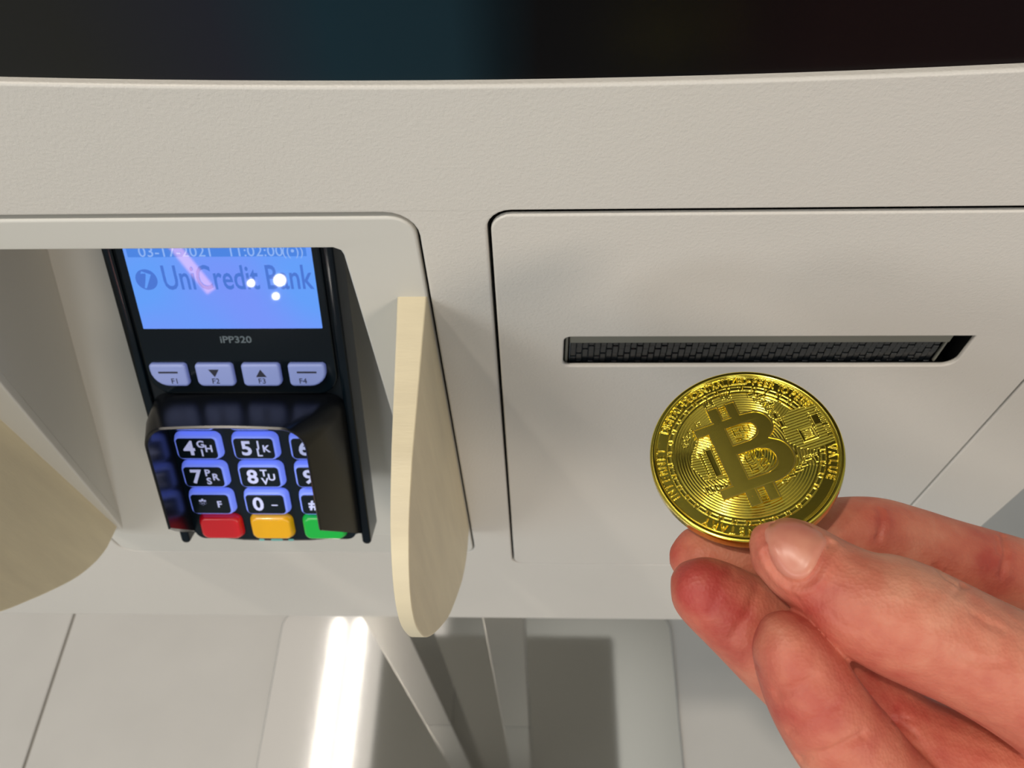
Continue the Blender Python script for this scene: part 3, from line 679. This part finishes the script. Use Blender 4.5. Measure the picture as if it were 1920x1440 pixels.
# nail outline on the thumb
NO = [(1432, 992), (1433, 1010), (1440, 1035), (1449, 1058), (1463, 1077), (1480, 1088), (1496, 1091), (1511, 1087), (1524, 1074), (1535, 1055), (1545, 1034), (1553, 1018), (1549, 1006), (1538, 994), (1522, 982), (1504, 973), (1484, 968), (1464, 968), (1446, 976)]
# nail fold and crease lines
groove([(1440, 1040), (1449, 1060), (1463, 1081), (1481, 1093), (1498, 1096), (1514, 1091), (1528, 1077), (1539, 1058), (1549, 1036), (1560, 1018)], .00042, .0006, .00030)
groove([(1448, 982), (1433, 1000), (1433, 1020), (1440, 1040)], .00025, .0006, .0001)
cre = [([(1652, 1105), (1655, 1125), (1650, 1150)], .00012, .0005), ([(1752, 1060), (1766, 1085), (1790, 1100)], .0002, .0006), ([(1738, 1155), (1765, 1135), (1795, 1110), (1806, 1098)], .00034, .0007),
       ([(1715, 1078), (1700, 1100), (1692, 1130)], .00015, .0006), ([(1690, 1150), (1715, 1156), (1742, 1154)], .00018, .0007), ([(1768, 1075), (1776, 1068), (1795, 1082)], .00014, .0005), ([(1818, 1150), (1850, 1170), (1880, 1180)], .00012, .0008),
       ([(1480, 1100), (1500, 1130), (1530, 1160)], .00008, .0007), ([(1560, 1150), (1590, 1175), (1615, 1180)], .00010, .0008), ([(1790, 1220), (1830, 1240), (1880, 1245)], .0001, .0009),
       ([(1648, 960), (1650, 985), (1645, 1010)], .00035, .0008), ([(1655, 965), (1660, 990)], .0002, .0005), ([(1880, 1005), (1885, 1040), (1875, 1080)], .0003, .0008), ([(1868, 1010), (1870, 1040)], .0002, .0006),
       ([(1290, 1078), (1305, 1090), (1318, 1100)], .00012, .0005), ([(1370, 1075), (1345, 1110), (1330, 1150)], .00012, .0012), ([(1420, 1105), (1395, 1160), (1370, 1200)], .00014, .0012), ([(1400, 1230), (1420, 1250)], .0001, .001),
       ([(1455, 1300), (1490, 1290), (1530, 1270)], .00018, .0012), ([(1480, 1370), (1520, 1350), (1570, 1320)], .0001, .001), ([(1500, 1420), (1560, 1405), (1620, 1375)], .00022, .001),
       ([(1670, 1350), (1695, 1358), (1720, 1380)], .00025, .0007), ([(1690, 1345), (1712, 1352)], .0002, .0005), ([(1280, 1012), (1290, 1030)], .00008, .0004)]
for L, dp, wd in cre: groove(L, dp*(2.2 if dp < .0003 else 1.7), wd*.75, dp*.3)
for k in range(7):      # finger print ridges on the index tip
    groove([(1262+k*7, 1048-k*3), (1266+k*8, 1032-k*3), (1280+k*8, 1020-k*2)], .00005, .00022)
    groove([(1568+k*11, 935+k*2), (1574+k*11, 960+k*2), (1570+k*11, 985+k*2)], .00004, .0003)
hm.vertices.foreach_set('co', co.ravel()); hm.update()
# flush of the skin: redder at tips, pads and knuckle folds
fl_pts = [((1300, 1080), .0065, 1.0), ((1330, 1120), .007, .6), ((1480, 1165), .006, .35), ((1545, 1110), .006, .55), ((1375, 1190), .010, .75), ((1480, 1330), .010, .7), ((1650, 975), .006, .9), ((1760, 1070), .005, .5), ((1850, 1010), .010, .45), ((1870, 1070), .008, .6), ((1262, 1035), .006, .8), ((1700, 1240), .012, .3), ((1590, 1030), .006, .35), ((1800, 1400), .014, .7), ((1640, 1300), .01, .8), ((1560, 1200), .008, .3), ((1900, 1330), .012, .4), ((1420, 1020), .005, .5), ((1600, 1430), .012, .3)]
pale = [((1470, 1205), .004, .6), ((1345, 1100), .0035, .5), ((1700, 1060), .006, .5), ((1620, 1040), .006, .35), ((1780, 1150), .008, .3)]
fa = np.full(nv, .22)
for lst, sg in ((fl_pts, 1), (pale, -.5)):
    for (px, py), wd, am in lst:
        p, nn = seen(px, py)
        if p is None: continue
        D = np.sqrt(((co-np.array(tuple(p)))**2).sum(1)); fa += sg*.62*am*np.exp(-(D/wd)**2)
fa = np.clip(fa, 0, 1)
at = hm.color_attributes.new('flush', 'FLOAT_COLOR', 'POINT'); at.data.foreach_set('color', np.repeat(fa, 4).astype(np.float32))
sk = bpy.data.materials.new('skin'); sk.use_nodes = True; nt = sk.node_tree; b = nt.nodes['Principled BSDF']; I = b.inputs
ca = nt.nodes.new('ShaderNodeVertexColor'); ca.layer_name = 'flush'
tc = nt.nodes.new('ShaderNodeTexCoord'); nz = nt.nodes.new('ShaderNodeTexNoise'); nz.inputs['Scale'].default_value = 190; nz.inputs['Detail'].default_value = 4; nt.links.new(tc.outputs['Object'], nz.inputs[0])
ma = nt.nodes.new('ShaderNodeMath'); ma.operation = 'MULTIPLY_ADD'; ma.inputs[1].default_value = .9; ma.inputs[2].default_value = -.44; nt.links.new(nz.outputs[0], ma.inputs[0])
ad = nt.nodes.new('ShaderNodeMath'); ad.operation = 'ADD'; nt.links.new(ma.outputs[0], ad.inputs[0]); nt.links.new(ca.outputs[0], ad.inputs[1])
cr = nt.nodes.new('ShaderNodeValToRGB'); nt.links.new(ad.outputs[0], cr.inputs[0])
SK0, SK1, SK2 = srgb(212, 148, 120), srgb(198, 116, 92), srgb(172, 66, 56)
cr.color_ramp.elements[0].position = 0; cr.color_ramp.elements[0].color = SK0
cr.color_ramp.elements[1].position = 1; cr.color_ramp.elements[1].color = SK2
e = cr.color_ramp.elements.new(.45); e.color = SK1
nt.links.new(cr.outputs[0], I['Base Color']); I['Roughness'].default_value = .54; I['Specular IOR Level'].default_value = .42
I['Subsurface Weight'].default_value = .18; I['Subsurface Radius'].default_value = (1, .35, .2); I['Subsurface Scale'].default_value = .002
vo = nt.nodes.new('ShaderNodeTexVoronoi'); vo.inputs['Scale'].default_value = 1500; nt.links.new(tc.outputs['Object'], vo.inputs[0])
n2 = nt.nodes.new('ShaderNodeTexNoise'); n2.inputs['Scale'].default_value = 500; n2.inputs['Detail'].default_value = 4; nt.links.new(tc.outputs['Object'], n2.inputs[0])
mx = nt.nodes.new('ShaderNodeMath'); mx.operation = 'ADD'; nt.links.new(vo.outputs['Distance'], mx.inputs[0]); nt.links.new(n2.outputs[0], mx.inputs[1])
bp = nt.nodes.new('ShaderNodeBump'); bp.inputs['Strength'].default_value = .6; bp.inputs['Distance'].default_value = .00012; nt.links.new(mx.outputs[0], bp.inputs['Height']); nt.links.new(bp.outputs[0], I['Normal'])
hm.materials.clear()
hand = finish(bpy.data.objects.new('person', hm), sk, None)
hm.polygons.foreach_set('use_smooth', np.ones(len(hm.polygons), bool))
hand['label'] = "person's bare right hand reaching in, thumb and fingers pinching the gold coin"; hand['category'] = 'person'
# thumb nail: a thin curved plate lying in its bed
bv = hit_builder()
c0 = (sum(p[0] for p in NO)/len(NO), sum(p[1] for p in NO)/len(NO))
ctr = [tuple(v)[:2] for v in cr_spline([(x, y, 0) for x, y in NO+[NO[0]]], 3)][:-1]
NR = 9; V = []; W = []
avg = Vector((0, 0, 0))
for j in range(NR+1):
    for (x, y) in ctr:
        s = j/NR; h, nn = seen(c0[0]+(x-c0[0])*s, c0[1]+(y-c0[1])*s)
        if h is None: h, nn = seen(c0[0]+(x-c0[0])*s*.97, c0[1]+(y-c0[1])*s*.97)
        lift = .00022*(1-(j/NR)**6)+(-.00012 if j == NR else .00002)
        V.append(h+nn*lift); W.append(h-nn*.0004)
n = len(ctr); Fc = []
for j in range(NR):
    for k in range(n): Fc.append((j*n+k, j*n+(k+1) % n, (j+1)*n+(k+1) % n, (j+1)*n+k))
off = len(V); Fc += [tuple(off+i for i in reversed(f)) for f in Fc]
for k in range(n): Fc.append((NR*n+k, NR*n+(k+1) % n, off+NR*n+(k+1) % n, off+NR*n+k))
nl = mat('nail', srgb(206, 138, 114), .36, spec=.45, bump=.1, bscale=300, bdist=.0001, col2=srgb(192, 112, 96), vscale=160)
nail = mesh_obj('thumb_nail', V+W, Fc, nl, hand, 60); nail['label'] = 'short trimmed thumb nail'
